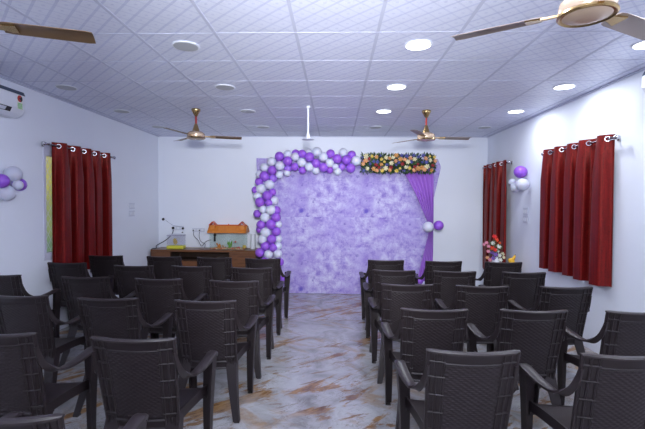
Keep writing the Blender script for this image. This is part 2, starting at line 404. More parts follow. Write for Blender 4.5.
def make_chair():
    root = thing('plastic_armchair', '', 'chair')
    # backrest shell with its side ribs and straps
    m = MB()
    m.sheet(lambda a, b: bk(2*a-1, b), 16, 12, (0, .012, 0))
    for sgn in (-1, 1):
        for u, r in ((.66, .0065), (.82, .0075), (.985, .011)):
            m.tube([bk(sgn*u, k/10, .001) for k in range(11)], r, 6)
        for v in (.17, .36, .55, .74, .9):
            m.tube([bk(sgn*(.62+.38*k/4), v, .004) for k in range(5)], .0055, 6)
    m.tube([bk(-.66+1.32*k/12, .1, .002) for k in range(13)], .010, 6)
    m.tube([bk(-.66+1.32*k/12, .885, .001) for k in range(13)], .006, 6)
    m.tube([bk(-1+2*k/12, .0, -.002) for k in range(13)], .010, 6)
    back = m.build('backrest', M_chair, root)
    # woven centre: real over-and-under relief
    m = MB(); NX, NZ = 76, 132
    def wv(a, b):
        row = b*33; i = int(row); ph = (i % 2)*PI
        h = .5+.5*math.sin(a*7.5*2*PI+ph)
        e = abs(math.sin(PI*(row-i)))
        return bk(-.625+1.25*a, .125+.745*b, .0015+.0031*h*e)
    m.sheet(wv, NX, NZ, (0, .002, 0))
    m.build('woven_panel', M_chair, back)
    m = MB()
    rr = []
    for k in range(17):
        u = -1+2*k/16; c = bk(u*1.02, 1.0); e = 1 if 0 < k < 16 else .6
        rr.append([c+Vector((0, y*e, z*e)) for y, z in ((-.010, -.010), (-.012, .000), (-.006, .007), (.016, .007), (.021, .002), (.020, -.010))])
    m.loops(rr, 0, True)
    m.build('top_rail', M_rail, back)
    # seat
    m = MB()
    def seat(a, b):
        u = 2*a-1; w = .2+.045*b
        z = .435+.014*u*u-.012*math.sin(PI*b)-(.05*max(0, (b-.86)/.14)**2)
        return Vector((u*w, -.15+.40*b, z))
    m.sheet(seat, 14, 16, (0, 0, -.014))
    for sgn in (-1, 1):
        m.sheet(lambda a, b, s=sgn: Vector((s*(.2+.045*a), -.15+.38*a, .445-.06*b+.008*math.sin(PI*a))), 8, 2, (-sgn*.012, 0, 0))
    m.sheet(lambda a, b: Vector((-.24+.48*a, .245-.006*b, .405-.05*b*(1-.45*math.sin(PI*a)))), 10, 2, (0, -.012, 0))
    m.build('seat', M_chair, root)
    # arms: from the upper back edge, down and round, forward to the front post
    for sgn in (-1, 1):
        st = [((.217, -.222, .82), (.15, 1, .1), .020), ((.222, -.205, .765), (.3, 1, .15), .028), ((.231, -.182, .712), (.5, .9, .2), .034), ((.246, -.145, .670), (.75, .7, .2), .038),
              ((.264, -.095, .646), (.95, .35, .1), .044), ((0.268, -.035, .638), (1, .12, .04), .051), ((0.278, .04, .643), (1, .03, 0), .056), ((0.284, .12, .654), (1, 0, 0), .058),
              ((0.286, .19, .663), (1, 0, 0), .060), ((0.286, .228, .660), (1, 0, 0), .058), ((0.285, .246, .645), (1, 0, 0), .054)]
        def cr(q, i, t):
            a, b, c, d = q[max(i-1, 0)], q[i], q[i+1], q[min(i+2, len(q)-1)]
            return .5*((2*b)+(c-a)*t+(2*a-5*b+4*c-d)*t*t+(-a+3*b-3*c+d)*t**3)
        p0, w0, h0 = [Vector(q[0]) for q in st], [Vector(q[1]) for q in st], [q[2] for q in st]
        st = [(cr(p0, i, k/4), w0[i].lerp(w0[i+1], k/4), h0[i]+(h0[i+1]-h0[i])*k/4) for i in range(len(p0)-1) for k in range(4)]+[(p0[-1], w0[-1], h0[-1])]
        P = [Vector(q[0]) for q in st]; rings = []
        for i, (p_, wd, w) in enumerate(st):
            d = (P[min(i+1, len(P)-1)]-P[max(i-1, 0)]).normalized()
            a = Vector(wd); a = (a-d*a.dot(d)).normalized(); nn = a.cross(d).normalized()
            t = .009; lp = 1.05 if i < 20 else 1.05+.0625*(i-20)
            sec = [(-w/2, -t), (-w/2, t*.5), (-w/2+.01, t), (w/2-.012, t), (w/2, t*.3), (w/2, -t*lp), (w/2-.007, -t*lp), (w/2-.009, -t)]
            rings.append([Vector((sgn*q.x, q.y, q.z)) for q in [P[i]+a*e+nn*f for e, f in sec]])
        MB().loops(rings, 0, True).build('armrest', M_rail, root)
        m = MB()
        lprism(m, (sgn*.306, .245, .652), (sgn*.268, .262, .008), (.084, .088, .012), (.050, .048, .012), sgn, 1)
        leg = m.build('leg', M_chair, root)
        m = MB(); m.box((sgn*.249, .239, .004), (.04, .05, .008)); m.build('foot_pad', M_foot, leg)
        m = MB()
        lprism(m, (sgn*.206, -.126, .44), (sgn*.258, -.262, .008), (.084, .075, .012), (.044, .044, .012), sgn, -1)
        leg = m.build('leg', M_chair, root)
        m = MB(); m.box((sgn*.239, -.239, .004), (.038, .044, .008)); m.build('foot_pad', M_foot, leg)
    return root
chair0 = make_chair()
# top edge of every visible backrest: centre pixel -> the point on the plane of the chair's top
CH = {  # side, row: [(px, py) from the aisle outwards]
 ('left', 1): [(263, 258), (214, 257), (164, 256), (105.5, 255)],
 ('left', 2): [(251, 267), (191.5, 265.5), (134, 265), (66.5, 262)],
 ('left', 3): [(234, 280), (158.5, 278), (84.5, 276), (-2.5, 274)],
 ('left', 4): [(204.5, 299.5), (107.5, 297), (18, 294.5)],
 ('left', 5): [(133.5, 336.5), (-6, 331.5)],
 ('left', 6): [(-7, 413)],
 ('right', 1): [(386, 259.5), (443.5, 260.5), (503.5, 261.5)],
 ('right', 2): [(394.5, 269.5), (454.5, 270.5), (524, 271.5)],
 ('right', 3): [(407.5, 283.5), (483, 285), (566, 286)],
 ('right', 4): [(434.5, 308), (533.5, 309), (640, 310.5)],
 ('right', 5): [(473, 349), (628, 353)],
}
first = True
rnd = random.Random(3)
for (side, row), L in CH.items():
    for k, (px, py) in enumerate(L):
        p = at_z(px, py, .905)
        o = chair0 if first else dup(chair0); first = False
        ang = rnd.uniform(-1.5, 1.5)
        o.location = (p.x, p.y+.235, 0); o.rotation_euler = (0, 0, R(ang))
        place = 'beside the aisle' if k == 0 else ORD[k+1]+' from the aisle'
        block = 'left block' if side == 'left' else 'right block'
        o['label'] = f'dark brown woven plastic armchair, {block}, {ORD[row]} row from the backdrop, {place}'
        if (side, row) == ('left', 6): o['label'] = 'dark brown woven plastic armchair alone behind the left block, cut by the frame'
        o['group'] = 'plastic armchairs in rows facing the backdrop'

# ------------------------------------------------------------------ ceiling lights
LX = [-3.03, -1.235, .655, 2.46]; LY = [3.38, 4.58, 5.78, 6.98]
BY = [2.2, 1.0, -.2, -1.4, -2.6, -3.6]
coln = ['air conditioner side wall column', 'column between the aisle and the window wall', 'aisle column', 'outer column along the balloon and switch wall']
proto = {}
def downlight(x, y, lit, label, key):
    if key not in proto:
        t = thing('ceiling_downlight', label, 'ceiling light', (x, y, CEIL), 0, 'round ceiling downlights')
        MB().lathe([(.098, -.001), (.110, -.002), (.112, -.006), (.108, -.010), (.098, -.010)], n=32).build('trim_ring', M_white, t)
        MB().lathe([(.0005, -.012), (.097, -.0115), (.0985, -.006), (.0005, -.004)], n=32).build('diffuser', M_led if lit else M_diff, t)
        proto[key] = t
    else:
        t = dup(proto[key]); t.location = (x, y, CEIL); t['label'] = label
    if lit:
        ld = bpy.data.lights.new('downlight_lamp', 'AREA'); ld.shape = 'DISK'; ld.size = .185; ld.energy = LAMP; ld.color = (.88, .935, 1)
        lo = bpy.data.objects.new('downlight_lamp', ld); COL.objects.link(lo); lo.parent = t; lo.location = (0, 0, -.0135)
    return t
LAMP = 4.7
colname = ['the column by the window wall', 'the column over the seats beside the window wall', 'the column over the aisle', 'the column by the switch wall']
for ci, x in enumerate(LX):
    for ri, y in enumerate(LY):
        if ci == 0 and ri == 0: continue
        lit = ci >= 2 and ri < 3
        n_ = 4-ri
        cn = ['outermost column on the left', 'inner column on the left', 'inner column on the right', 'outermost column on the right'][ci]
        w = 'nearest the backdrop wall' if n_ == 1 else ORD[n_]+' from the backdrop wall'
        downlight(x, y, lit, f"{'lit' if lit else 'unlit'} round white ceiling downlight, {cn}, {w}", lit)
for y in BY:   # rows go on unseen behind the camera, added to light the room
    for ci in (1, 2, 3):
        if y > 1.9 and ci == 1: continue
        downlight(LX[ci], y, True, 'added unseen lit downlight of the ceiling over the back of the hall', True)

# ------------------------------------------------------------------ ceiling fans
HZ = 2.49
def make_fan(blade_mat, ang, label, loc):
    t = thing('ceiling_fan', label, 'fan', (loc[0], loc[1], CEIL), 0, 'gold ceiling fans')
    h = HZ-CEIL
    MB().lathe([(.058, 0), (.062, -.012), (.056, -.03), (.034, -.07), (.018, -.098), (.014, -.104)], n=24).build('canopy', M_gold, t)
    MB().lathe([(.0125, -.09), (.0125, h+.15)], n=12).build('downrod', M_red, t)
    MB().lathe([(.016, h+.21), (.024, h+.19), (.045, h+.125), (.052, h+.105), (.03, h+.10)], n=24).build('lower_canopy', M_gold, t)
    mh = MB().lathe([(.03, h+.105), (.085, h+.098), (.115, h+.075), (.120, h+.045), (.112, h+.022)], n=32).build('motor_housing', M_beige, t)
    MB().lathe([(.112, h+.024), (.124, h+.020), (.126, h+.010), (.118, h+.004), (.110, h+.008)], n=32).build('rim', M_gold, mh)
    MB().lathe([(.112, h+.012), (.09, h+.003), (.05, h-.003), (.001, h-.005)], n=32).build('cover_plate', M_beige, mh)
    for q in range(3):
        a = R(ang+120*q); rm = Matrix.Rotation(a, 3, 'Z') @ Matrix.Rotation(R(-9), 3, 'X')
        zz = h+.035
        def bl(s_, w_):
            r = .19+.43*s_; wid = (.056+.008*s_)*(1 if .03 < s_ < .985 else .88)
            return rm @ Vector((r, wid*(2*w_-1), .008*(1-(2*w_-1)**2)))+Vector((0, 0, zz))
        b = MB().sheet(bl, 14, 6, (0, 0, .003)).build('blade', blade_mat, t)
        m = MB()
        m.sheet(lambda s_, w_: rm @ Vector((.10+.16*s_, (.016+.022*s_**2)*(2*w_-1), -.003))+Vector((0, 0, zz)), 6, 2, (0, 0, .008))
        m.build('bracket', M_gold, b)
    return t
make_fan(M_blade, 148, 'gold ceiling fan with grey bronze blades close to the camera, over the right seats', (at_z(587, 18, HZ).x, at_z(587, 18, HZ).y))
c_ = at_z(196, 139, HZ); make_fan(M_blade2, 15, 'gold ceiling fan with red rod far off over the cabinet side, before the back wall', (c_.x, c_.y))
pR = at_z(426, 140.5, HZ); make_fan(M_blade, 5, 'gold ceiling fan with red rod far off above the flower garland', (pR.x, pR.y))
make_fan(M_blade2, 20, 'ceiling fan overhead at the left with only one golden brown blade in view', (c_.x, c_.y-3.6))
# white rod
p = at_z(308, 139, 2.47)
t = thing('rod_fitting', 'slim white ceiling rod with small flat disc above the balloon arch', 'ceiling fitting', (p.x, p.y, CEIL))
h = p.z-CEIL
MB().lathe([(.03, 0), (.028, -.02), (.013, -.03), (.013, h+.08), (.022, h+.06), (.03, h+.02), (.018, h)], n=16).build('rod', M_white, t)
MB().lathe([(.02, h+.004), (.07, h-.003), (.085, h-.009), (.02, h-.02)], n=24).build('disc', M_offw, t)

# ------------------------------------------------------------------ air conditioners
def air_con(x_wall, sgn, y_end, z0, z1, label):
    D = .21; L = .86; h = z1-z0
    t = thing('air_conditioner', label, 'air conditioner', (x_wall, y_end-L/2, z0))
    prof = [(0, 0), (D*.55, 0), (D*.85, .03), (D, .085), (D, h-.045), (D*.93, h-.006), (0, h)]
    rings = [[Vector((sgn*a, yy, b)) for a, b in prof] for yy in (-L/2, -L/2+.008, L/2-.008, L/2)]
    MB().loops(rings, 0, False).build('casing', M_white, t)
    m = MB(); m.sheet(lambda a, b: Vector((sgn*(D*.93+.002-(.0)*b), -L/2+.004+(L-.008)*a, h-.004)) + Vector((sgn*(D*.075)*(1-b), 0, -.036*(1-b))), 1, 4, (0, 0, .003))
    m.build('top_grille', M_grille, t)
    m = MB(); m.sheet(lambda a, b: Vector((sgn*(D*.84+.003+.022*b), -L/2+.05+(L-.22)*a, .032+.042*b)), 1, 1, (sgn*.003, 0, 0))
    m.build('outlet_flap', M_black, t)
    m = MB(); m.sheet(lambda a, b: Vector((sgn*(D*.84+.007+.018*b), -L/2+.09+(L-.33)*a, .036+.03*b)), 1, 1, (sgn*.004, 0, 0))
    m.build('louvre', M_offw, t)
    return t, D, L, h
e = at_x(25.5, 118, XL+.21)
zt = at_x(25.5, 93, XL+.21).z
ac, D, L, h = air_con(XL, 1, e.y, e.z, zt, 'white wall air conditioner with red and green energy sticker, high above wall balloons')
M_lr = mat('sticker_red', srgb(190, 50, 45), .5); M_lg = mat('sticker_green', srgb(120, 190, 110), .5); M_lw = mat('sticker_white', srgb(232, 232, 225), .5)
m = MB(); ys, zs = L/2-.075, h-.085
def disc(mb, y, z, r, mi, x=D+.001, a0=0, a1=2*PI, r0=0.0):
    nseg = 18
    for i in range(nseg):
        t0, t1 = a0+(a1-a0)*i/nseg, a0+(a1-a0)*(i+1)/nseg
        q = [(r0, t0), (r, t0), (r, t1), (r0, t1)]
        vs = [(x, y+rr*math.cos(t), z+rr*math.sin(t)) for rr, t in q]; vs2 = [(x+.0012, b_, c_) for a_, b_, c_ in vs]
        mb.add(vs+vs2, [(0,1,2,3),(7,6,5,4),(0,4,5,1),(1,5,6,2),(2,6,7,3),(3,7,4,0)], mi)
m.box((D+.0008, ys, zs-.03), (.0016, .075, .145), 2)
disc(m, ys, zs+.005, .034, 1, D+.0017); disc(m, ys, zs+.005, .034, 0, D+.003, PI*.35, PI*1.6, .012)
for i in range(5): m.box((D+.0022, ys, zs-.045-.012*i), (.0012, .062-.004*(i % 2), .008), 3)
m.build('energy_label', [M_lr, M_black, M_lw, M_lg], ac)
e2 = at_x(641.5, 98, XR-.21); zt2 = at_x(641.5, 72, XR-.21).z
air_con(XR, -1, e2.y, e2.z, zt2, 'white wall air conditioner cut by the right frame edge')

# ------------------------------------------------------------------ curtains
def curtain_set(xw, sgn, y0, y1, z0, z1, panels, rod_ext, rod_label, labels):
    """xw wall plane, sgn direction into the room; panels = [(fraction0, fraction1, folds, phase, material)]"""
    xc = xw+sgn*.085; zr = z1-.045
    rt = thing('curtain_rod', rod_label, 'curtain rod', (xc, y0, zr))
    MB().lathe([(.011, -rod_ext), (.011, y1-y0+rod_ext)], n=12, ax='Y').build('pole', M_dsteel, rt)
    for yy, s_ in ((-rod_ext, -1), (y1-y0+rod_ext, 1)):
        MB().lathe([(.012, 0), (.017, s_*.006), (.014, s_*.014), (.024, s_*.030), (.026, s_*.042), (.020, s_*.056), (.004, s_*.064)], (0, yy, 0), n=16, ax='Y').build('finial', M_steel, rt)
        m = MB(); m.box((-sgn*.0795, yy-s_*.05, 0), (.01, .03, .05)); m.tube([(-sgn*.078, yy-s_*.05, 0), (0, yy-s_*.05, -.014)], .006, 8)
        m.torus((0, yy-s_*.05, 0), (0, 1, 0), .0135, .004)
        m.build('bracket', M_steel, rt)
    for (f0, f1, folds, ph, mt), lab in zip(panels, labels):
        ya, yb = y0+(y1-y0)*f0, y0+(y1-y0)*f1; w = yb-ya
        r2 = random.Random(int(ph*100)+int(ya*10)); k1, k2 = r2.uniform(.3, .7), r2.uniform(0, 6)
        def P(a, b):
            th = 2*PI*folds*a+ph
            amp = .062*(.85+.25*math.sin(a*9+k2))*(1+.12*(1-b))
            s_ = math.sin(th + .35*math.sin(th*.5+k2)*(1-b))
            mixb = min(1, (1-b)*4); s_ = s_*(1-mixb)*.85+mixb*math.tanh(1.3*s_)/.862
            x = amp*(s_+.10*math.sin(3*th+k1)*(.4+.6*(1-b)))
            yy = ya+w*a-.030*math.sin(2*th)*min(1, (1-b)*4)
            zb = z0+.006*math.sin(th+1)
            return Vector((xc+sgn*x, yy, zb+(z1-zb)*b))
        t = thing('curtain', lab, 'curtain', (xc, (ya+yb)/2, z0), 0, 'dark red eyelet curtains')
        off = Vector((xc, (ya+yb)/2, z0))
        m = MB(); m.sheet(lambda a, b: P(a, b)-off, int(folds*28), 16, (0, 0, 0) if False else (sgn*.003, 0, 0))
        m.build('fabric', mt, t)
        nr = max(2, int(round(folds*2)))
        for i in range(nr):
            # rings sit where the cloth crosses the rod
            th = PI*(math.ceil(ph/PI)+i); a = (th-ph)/(2*PI*folds)
            if not .02 < a < .98: continue
            b_ = 1-.045/(z1-z0); pt = P(a, b_); d = (P(a+.004, b_)-P(a-.004, b_)).normalized()
            nn = d.cross(Vector((0, 0, 1))).normalized()
            MB().torus(pt-off, nn, .024, .007, 18, 6).build('eyelet', M_steel, t)
    return rt
# window-side wall
xp = XL+.085
y0, y1 = at_x(56, 200, xp).y, at_x(107, 200, xp).y
z1 = at_x(51, 141, xp).z; z0 = at_x(84, 262.5, xp).z-.10
curtain_set(XL, 1, y0, y1, z0, z1, [(0, .48, 2, 4.9, M_cur), (.46, 1, 2.5, 4.9, M_cur)], .16,
            'chrome curtain rod with ball finials over the frosted window',
            ['red curtain panel next to the bare strip of frosted window', 'red curtain panel left of the cabinet, nearer the corner'])
xp = XR-.085
y0, y1 = at_x(609, 200, xp).y, at_x(545.5, 200, xp).y
z1 = at_x(612, 133.5, xp).z; z0 = at_x(611, 289, xp).z
curtain_set(XR, -1, y0, y1, z0, z1, [(0, .49, 2, 5.4, M_cur), (.47, 1, 2.5, 5.4, M_cur)], .05,
            'chrome curtain rod carrying the two wide curtains nearest on the right wall',
            ['wide red curtain panel nearest the camera on the right wall', 'wide red curtain panel on the right wall, nearer the wall balloons'])
y0, y1 = at_x(506.5, 200, xp).y, min(at_x(482.5, 200, xp).y, YB-.12)
curtain_set(XR, -1, y0, y1, .42, z1, [(0, 1, 4, .4, M_cur)], .04, 'chrome curtain rod close to the far corner of the right wall',
            ['narrow red curtain in the far corner behind the flowers'])

# ------------------------------------------------------------------ backdrop, drape
YD = at_z(340, 294, 0).y
bl_, br_ = at_y(262, 230, YD).x, at_y(433, 250, YD).x
ztop = at_y(340, 158.5, YD).z
tipx = at_y(441, 166, YD).x; z_a, z_b = at_y(441, 167, YD).z, at_y(433, 198, YD).z
def bx(v):
    z = ztop*v
    if z < z_b: return br_
    if z < z_a: return br_+(tipx-br_)*(z-z_b)/(z_a-z_b)
    return tipx-(tipx-br_)*.5*(z-z_a)/max(.01, ztop-z_a)
ed = at_y(256.5, 165, YD).x
def bdp(a, b):
    xl = bl_ if b < .55 else bl_+(ed-bl_)*min(1, (b-.55)/.4)
    x = xl+(bx(b)-xl)*a
    return Vector((x, YD+.012*math.sin(a*17)*b+.006*math.sin(a*41+b*5), .004+(ztop-.004)*b))
t = thing('backdrop', 'large lilac and purple mottled printed backdrop behind the balloon arch', 'backdrop', (0, YD, 0))
MB().sheet(bdp, 60, 60, (0, .006, 0)).build('printed_cloth', M_back, t, None)
for o in kids(t):
    for v in o.data.vertices: v.co.y -= YD
m = MB()
for xx in (bl_+.03, br_-.03): m.tube([(xx, .05, 0), (xx, .05, ztop-.01)], .016, 10); m.box((xx, .12, .01), (.05, .36, .02))
m.tube([(bl_, .05, ztop-.02), (br_, .05, ztop-.02)], .014, 10)
m.build('frame', M_pole, t)
# drape
YP = YD-.05
t = thing('drape', 'purple cloth drape gathered aside below the flower garland', 'drape', (0, YP, 0))
prof = [(168, 400, 433), (180, 408, 433.5), (195, 415.5, 433.5), (210, 422, 433.5), (222, 427, 433.3), (228, 428.5, 433), (236, 427.5, 433.2), (250, 424, 433.2), (266, 420, 432.8), (282, 416.5, 432), (291.5, 413, 432)]
rows = [(at_y(420, y, YP).z, at_y(l, y, YP).x, at_y(r, y, YP).x) for y, l, r in prof]; rows.reverse()
def drp(a, b):
    q = b*(len(rows)-1); i = min(int(q), len(rows)-2); f = q-i
    z, l, r = [rows[i][k]+(rows[i+1][k]-rows[i][k])*f for k in range(3)]
    return Vector((l+(r-l)*a, -.028*(.5+.5*math.sin(a*2*PI*6.5+.6))-.015*math.sin(a*5+b*3), max(.012, z)))
MB().sheet(drp, 84, 50, (0, .003, 0)).build('cloth', M_drape, t)
z_t = at_y(430, 228, YP).z
MB().box((at_y(430.8, 228, YP).x, -.018, z_t), (.10, .062, .04), bev=.01).build('tie', M_drape, t)

# ------------------------------------------------------------------ balloons
BALL = {}
def balloon(p, r, col, label, cat='balloon', group=None, rot=0, out=(0, -1, 0)):
    key = col
    if key not in BALL:
        m = MB(); N = 20
        prof = [(.012, -1.16), (.05, -1.15), (.018, -1.10), (.05, -1.06)]
        for i in range(1, 13):
            th = PI*i/12; z = -math.cos(th); rr = math.sin(th)
            if z < 0: z *= 1.06; rr *= (1-.03*z*z)
            prof.append((max(rr, .002), z))
        m.lathe(prof, n=N)
        o = m.build('balloon', {'P': M_bp, 'L': M_bp2, 'W': M_bw}[col]); BALL[key] = o
    else:
        o = BALL[key].copy(); COL.objects.link(o)
    o.location = p; o.scale = (r, r, r)
    q = Vector(out).normalized().to_track_quat('Z', 'Y'); o.rotation_mode = 'QUATERNION'; o.rotation_quaternion = q
    return tag(o, label, cat, group)
AR = """279.4 156.4 4.4 P 0;287.7 154.3 4.2 W 1;271.6 161.6 4.2 W 0;295.2 156.8 4 W 0;295.6 153.2 3.6 P 1;302.2 153.9 4 P 0;309.4 157 4.6 P 0;287.7 161.1 4.5 P 0;279.8 165.8 4.4 W 0;
301.7 162.4 4.4 W 0;309.1 166.9 4.2 W 0;294.7 166.9 3.9 P 0;302.4 170.2 3.7 P 1;288 168.8 3.8 L 1;287.3 172.6 3.5 W 1;279.5 174.8 3.6 W 0;272.2 170.2 4.2 P 0;264.4 167.4 3.9 W 0;
264.4 176.2 4.8 P 0;273.1 178.1 4 L 1;259.3 174 3.5 W 1;258.9 181.8 3.8 P 0;269.3 184.6 4.6 W 0;261 188.8 4.7 W 0;255.2 190 3.4 P 1;257.8 196.2 4.3 W 1;267.1 195.7 4.6 P 0;272.4 192 3.6 P 1;
259.8 202.2 4.7 P 0;274.3 200.6 4.1 W 1;268.7 202.8 3.6 P 0;262.7 209.3 3.7 W 0;270.8 210 4.7 W 0;276.4 210.4 4.2 P 1;257.3 213.7 3.7 P 1;265 217.5 4.7 W 0;276 217.5 4.5 P 0;261 224.7 4.3 P 0;
270.8 224.4 4.9 P 0;278.3 224.3 3.5 W 1;265.5 232.4 4.9 W 0;276.2 231.6 4.3 P 0;259.6 229.5 3.4 P 1;262.2 239.4 4.4 W 0;271.6 239.1 4.5 P 0;278.3 238.9 3.6 W 1;265.2 245.9 4.5 P 0;273 247.7 4 P 0;
278 245.9 3.7 W 1;259.7 252.6 4.3 P 0;268.5 254.3 4.3 W 0;277.7 253.7 4.1 W 0;264.5 261.5 4.3 P 0;273.5 262.5 4.3 W 0;280 262 3.8 P 1;268.5 270.5 4.4 W 0;277.5 271.3 4.3 P 0;273 279 4.3 P 0;282 280.5 4.2 P 0;277.5 288.3 4.3 W 0;268 288 4.3 P 0;
316.9 151.9 4.7 W 1;308.6 152.3 3.5 W 2;323.4 156.9 4.6 W 0;330.5 153.8 4.2 P 0;337.1 158.8 4.5 P 0;343 152.5 4.2 W 1;346.3 160 4.5 P 0;351.7 154.9 4.1 P 1;356.1 160.8 4.7 W 0;350.7 168.2 4.5 P 0;
315.9 163.3 4.4 P 0;315.9 170.2 3.8 W 1;323.3 167.4 4.5 P 0;329.7 163.1 4.2 W 0;329.7 170 3.4 P 1;335.4 166.8 3.1 W 0;337.4 171.3 4 W 1;342 166.8 3.6 L 1"""
A = []
for ln in AR.replace('\n', '').split(';'):
    x, y, r, c, d = ln.split(); A.append((float(x), float(y), float(r), c, int(d)))
colw = {'P': 'purple', 'W': 'white', 'L': 'pale purple'}
post = [q for q in A if q[1] >= 178 and q[0] < 285]; top = [q for q in A if q not in post]
for part, nm in ((post, 'post'), (top, 'top')):
    for c in 'PWL':
        sel = [q for q in part if q[3] == c]
        sel.sort(key=(lambda q: q[1]) if nm == 'post' else (lambda q: q[0]))
        for i, (x, y, r, cc, d) in enumerate(sel):
            Y = YD-.10-.05*(2-d)
            p = at_y(x, y, Y); rr = r/F*(p-CAM).length*1.06
            if nm == 'post':
                w = 'topmost' if i == 0 else 'lowest' if i == len(sel)-1 else ORD[i+1]+' from the top'
                lb = f'{colw[c]} balloon on the upright arch side, {w} of its colour there'
            else:
                w = 'leftmost' if i == 0 else 'rightmost' if i == len(sel)-1 else ORD[i+1]+' from the left'
                lb = f'{colw[c]} balloon along the top arch run, {w} of its colour'
            if len(sel) == 1: lb = f'{colw[c]} balloon set back among the others in the arch'+("'s upright left side" if nm == 'post' else "'s top run")
            balloon(p, rr, c, lb, group='balloons of the arch', out=(random.uniform(-.5, .5), -1, random.uniform(-.3, .5)))
def bal(px, py, r, c, plane, val, lab, out=(0, -1, 0)):
    p = at_x(px, py, val) if plane == 'x' else at_y(px, py, val)
    d = (ROT.transposed() @ (p-CAM)); rr = r/F*(-d.z)
    return balloon(p, rr, c, lab, group='balloons tied on the walls and drape', out=out)
bal(428.2, 227, 5.4, 'W', 'y', YP-.12, 'white balloon tied at the waist of the purple drape')
bal(438.6, 225.5, 5.0, 'P', 'y', YP-.06, 'purple balloon tied beside the white one on the drape')
bal(419.5, 281.5, 3.8, 'P', 'y', YP-.12, 'purple balloon low at the foot of the drape')
bal(424.5, 285, 3.8, 'W', 'y', YP-.13, 'white balloon low at the foot of the drape')
bal(13.5, 174, 7.8, 'W', 'x', XL+.10, 'upper white balloon of the wall flower below the air conditioner', (1, 0, 0))
bal(6.5, 193, 8.0, 'W', 'x', XL+.10, 'lower white balloon of the wall flower below the air conditioner', (1, 0, 0))
bal(1.5, 181, 7.2, 'P', 'x', XL+.20, 'big purple balloon at the centre of the wall flower, cut by the frame', (1, 0, 0))
bal(18.0, 185, 4.8, 'W', 'x', XL+.17, 'small white balloon over a purple one in the wall flower', (1, 0, 0))
bal(19.6, 184.6, 6.4, 'P', 'x', XL+.075, 'purple balloon behind the small white one in the wall flower', (1, 0, 0))
bal(520.3, 172, 6.2, 'P', 'x', XR-.09, 'purple balloon above two white ones on the switch wall', (-1, 0, 0))
bal(522.5, 184.5, 6.2, 'W', 'x', XR-.13, 'biggest white balloon between the curtains above the switches', (-1, 0, 0))
bal(512.4, 182.3, 3.7, 'W', 'x', XR-.09, 'small white balloon beside the far curtain on the switch wall', (-1, 0, 0))
bal(516.0, 187.2, 5.2, 'W', 'x', XR-.075, 'half hidden white balloon behind the biggest one on the switch wall', (-1, 0, 0))

# ------------------------------------------------------------------ flowers
FC = {'peach': srgb(216, 160, 118), 'orange': srgb(198, 146, 88), 'yellow': srgb(212, 186, 92), 'cream': srgb(214, 206, 170), 'dark_red': srgb(150, 44, 50), 'blue': srgb(84, 86, 150),
      'red': srgb(214, 44, 44), 'scarlet': srgb(226, 74, 36), 'white': srgb(222, 222, 214), 'violet': srgb(124, 92, 170), 'pink': srgb(206, 130, 150)}
FM = {k: mat(k+'_petals', v, .6) for k, v in FC.items()}
M_leaf = mat('green_leaves', srgb(58, 92, 50), .55); n = NT(M_leaf); n.color(n.mix(n.noise(n.pos(), 14, 2), srgb(34, 62, 36), srgb(96, 128, 66)))
M_leaf2 = mat('dark_leaves', srgb(40, 62, 48), .55); M_stem = mat('green_stem', srgb(70, 100, 56), .6)
def flower(mb, c, r, out, layers=3, mi=0):
    out = Vector(out).normalized(); a = out.orthogonal().normalized(); b = out.cross(a)
    for L_ in range(layers):
        k = 6-L_; rad = r*(1-.3*L_); tilt = .25+.42*L_
        for i in range(k):
            t = 2*PI*(i+.5*L_)/k; d = a*math.cos(t)+b*math.sin(t); s_ = out.cross(d)
            root_ = Vector(c); e = (d*math.cos(tilt)+out*math.sin(tilt))
            w = rad*.62; pts = [root_, root_+e*rad*.45-s_*w*.5, root_+e*rad*.95-s_*w*.3+out*rad*.08, root_+e*rad+out*rad*.05, root_+e*rad*.95+s_*w*.3+out*rad*.08, root_+e*rad*.45+s_*w*.5, root_+e*rad*.5-out*rad*.12]
            mb.add(pts, [(0, 1, 6), (1, 2, 3, 6), (6, 3, 4, 5), (0, 6, 5)], mi, True)
    mb.sphere(Vector(c)+out*r*.25, r*.22, 6, 4, mi)
def leaf(mb, c, d, L_, w, mi=0):
    d = Vector(d).normalized(); s_ = d.cross(Vector((random.uniform(-1, 1), random.uniform(-1, 1), random.uniform(-1, 1)))).normalized(); nn = d.cross(s_)
    c = Vector(c); mb.add([c, c+d*L_*.45+s_*w, c+d*L_-nn*L_*.12, c+d*L_*.45-s_*w, c+d*L_*.5+nn*w*.35], [(0, 1, 4), (1, 2, 4), (2, 3, 4), (3, 0, 4)], mi, False)
rnd = random.Random(11); random.seed(5)
YG = YD-.10
gx0, gx1 = at_y(361, 163, YG).x, at_y(434.5, 163, YG).x; gz0, gz1 = at_y(398, 172, YG).z, at_y(398, 155, YG).z
gl = thing('flower_garland', 'long garland of mixed artificial flowers along the backdrop top', 'garland', ((gx0+gx1)/2, YG, (gz0+gz1)/2))
m = MB(); hx, hz = (gx1-gx0)/2, (gz1-gz0)/2
m.tube([(-hx, .03, 0), (hx, .03, 0)], .03, 8)
for i in range(1500):
    c = (rnd.uniform(-hx, hx), rnd.uniform(-.05, .03), rnd.uniform(-hz, hz)*.95)
    d = (c[0]*.15+rnd.uniform(-.7, .7), -abs(rnd.gauss(.5, .5)), c[2]*6+rnd.uniform(-.6, .6)); leaf(m, c, d, rnd.uniform(.045, .085), rnd.uniform(.010, .018), i % 2)
m.build('foliage', [M_leaf, M_leaf2], gl)
names = ['peach']*5+['orange']*3+['yellow']*4+['cream']*4+['dark_red']*3+['blue']*5
spots = []
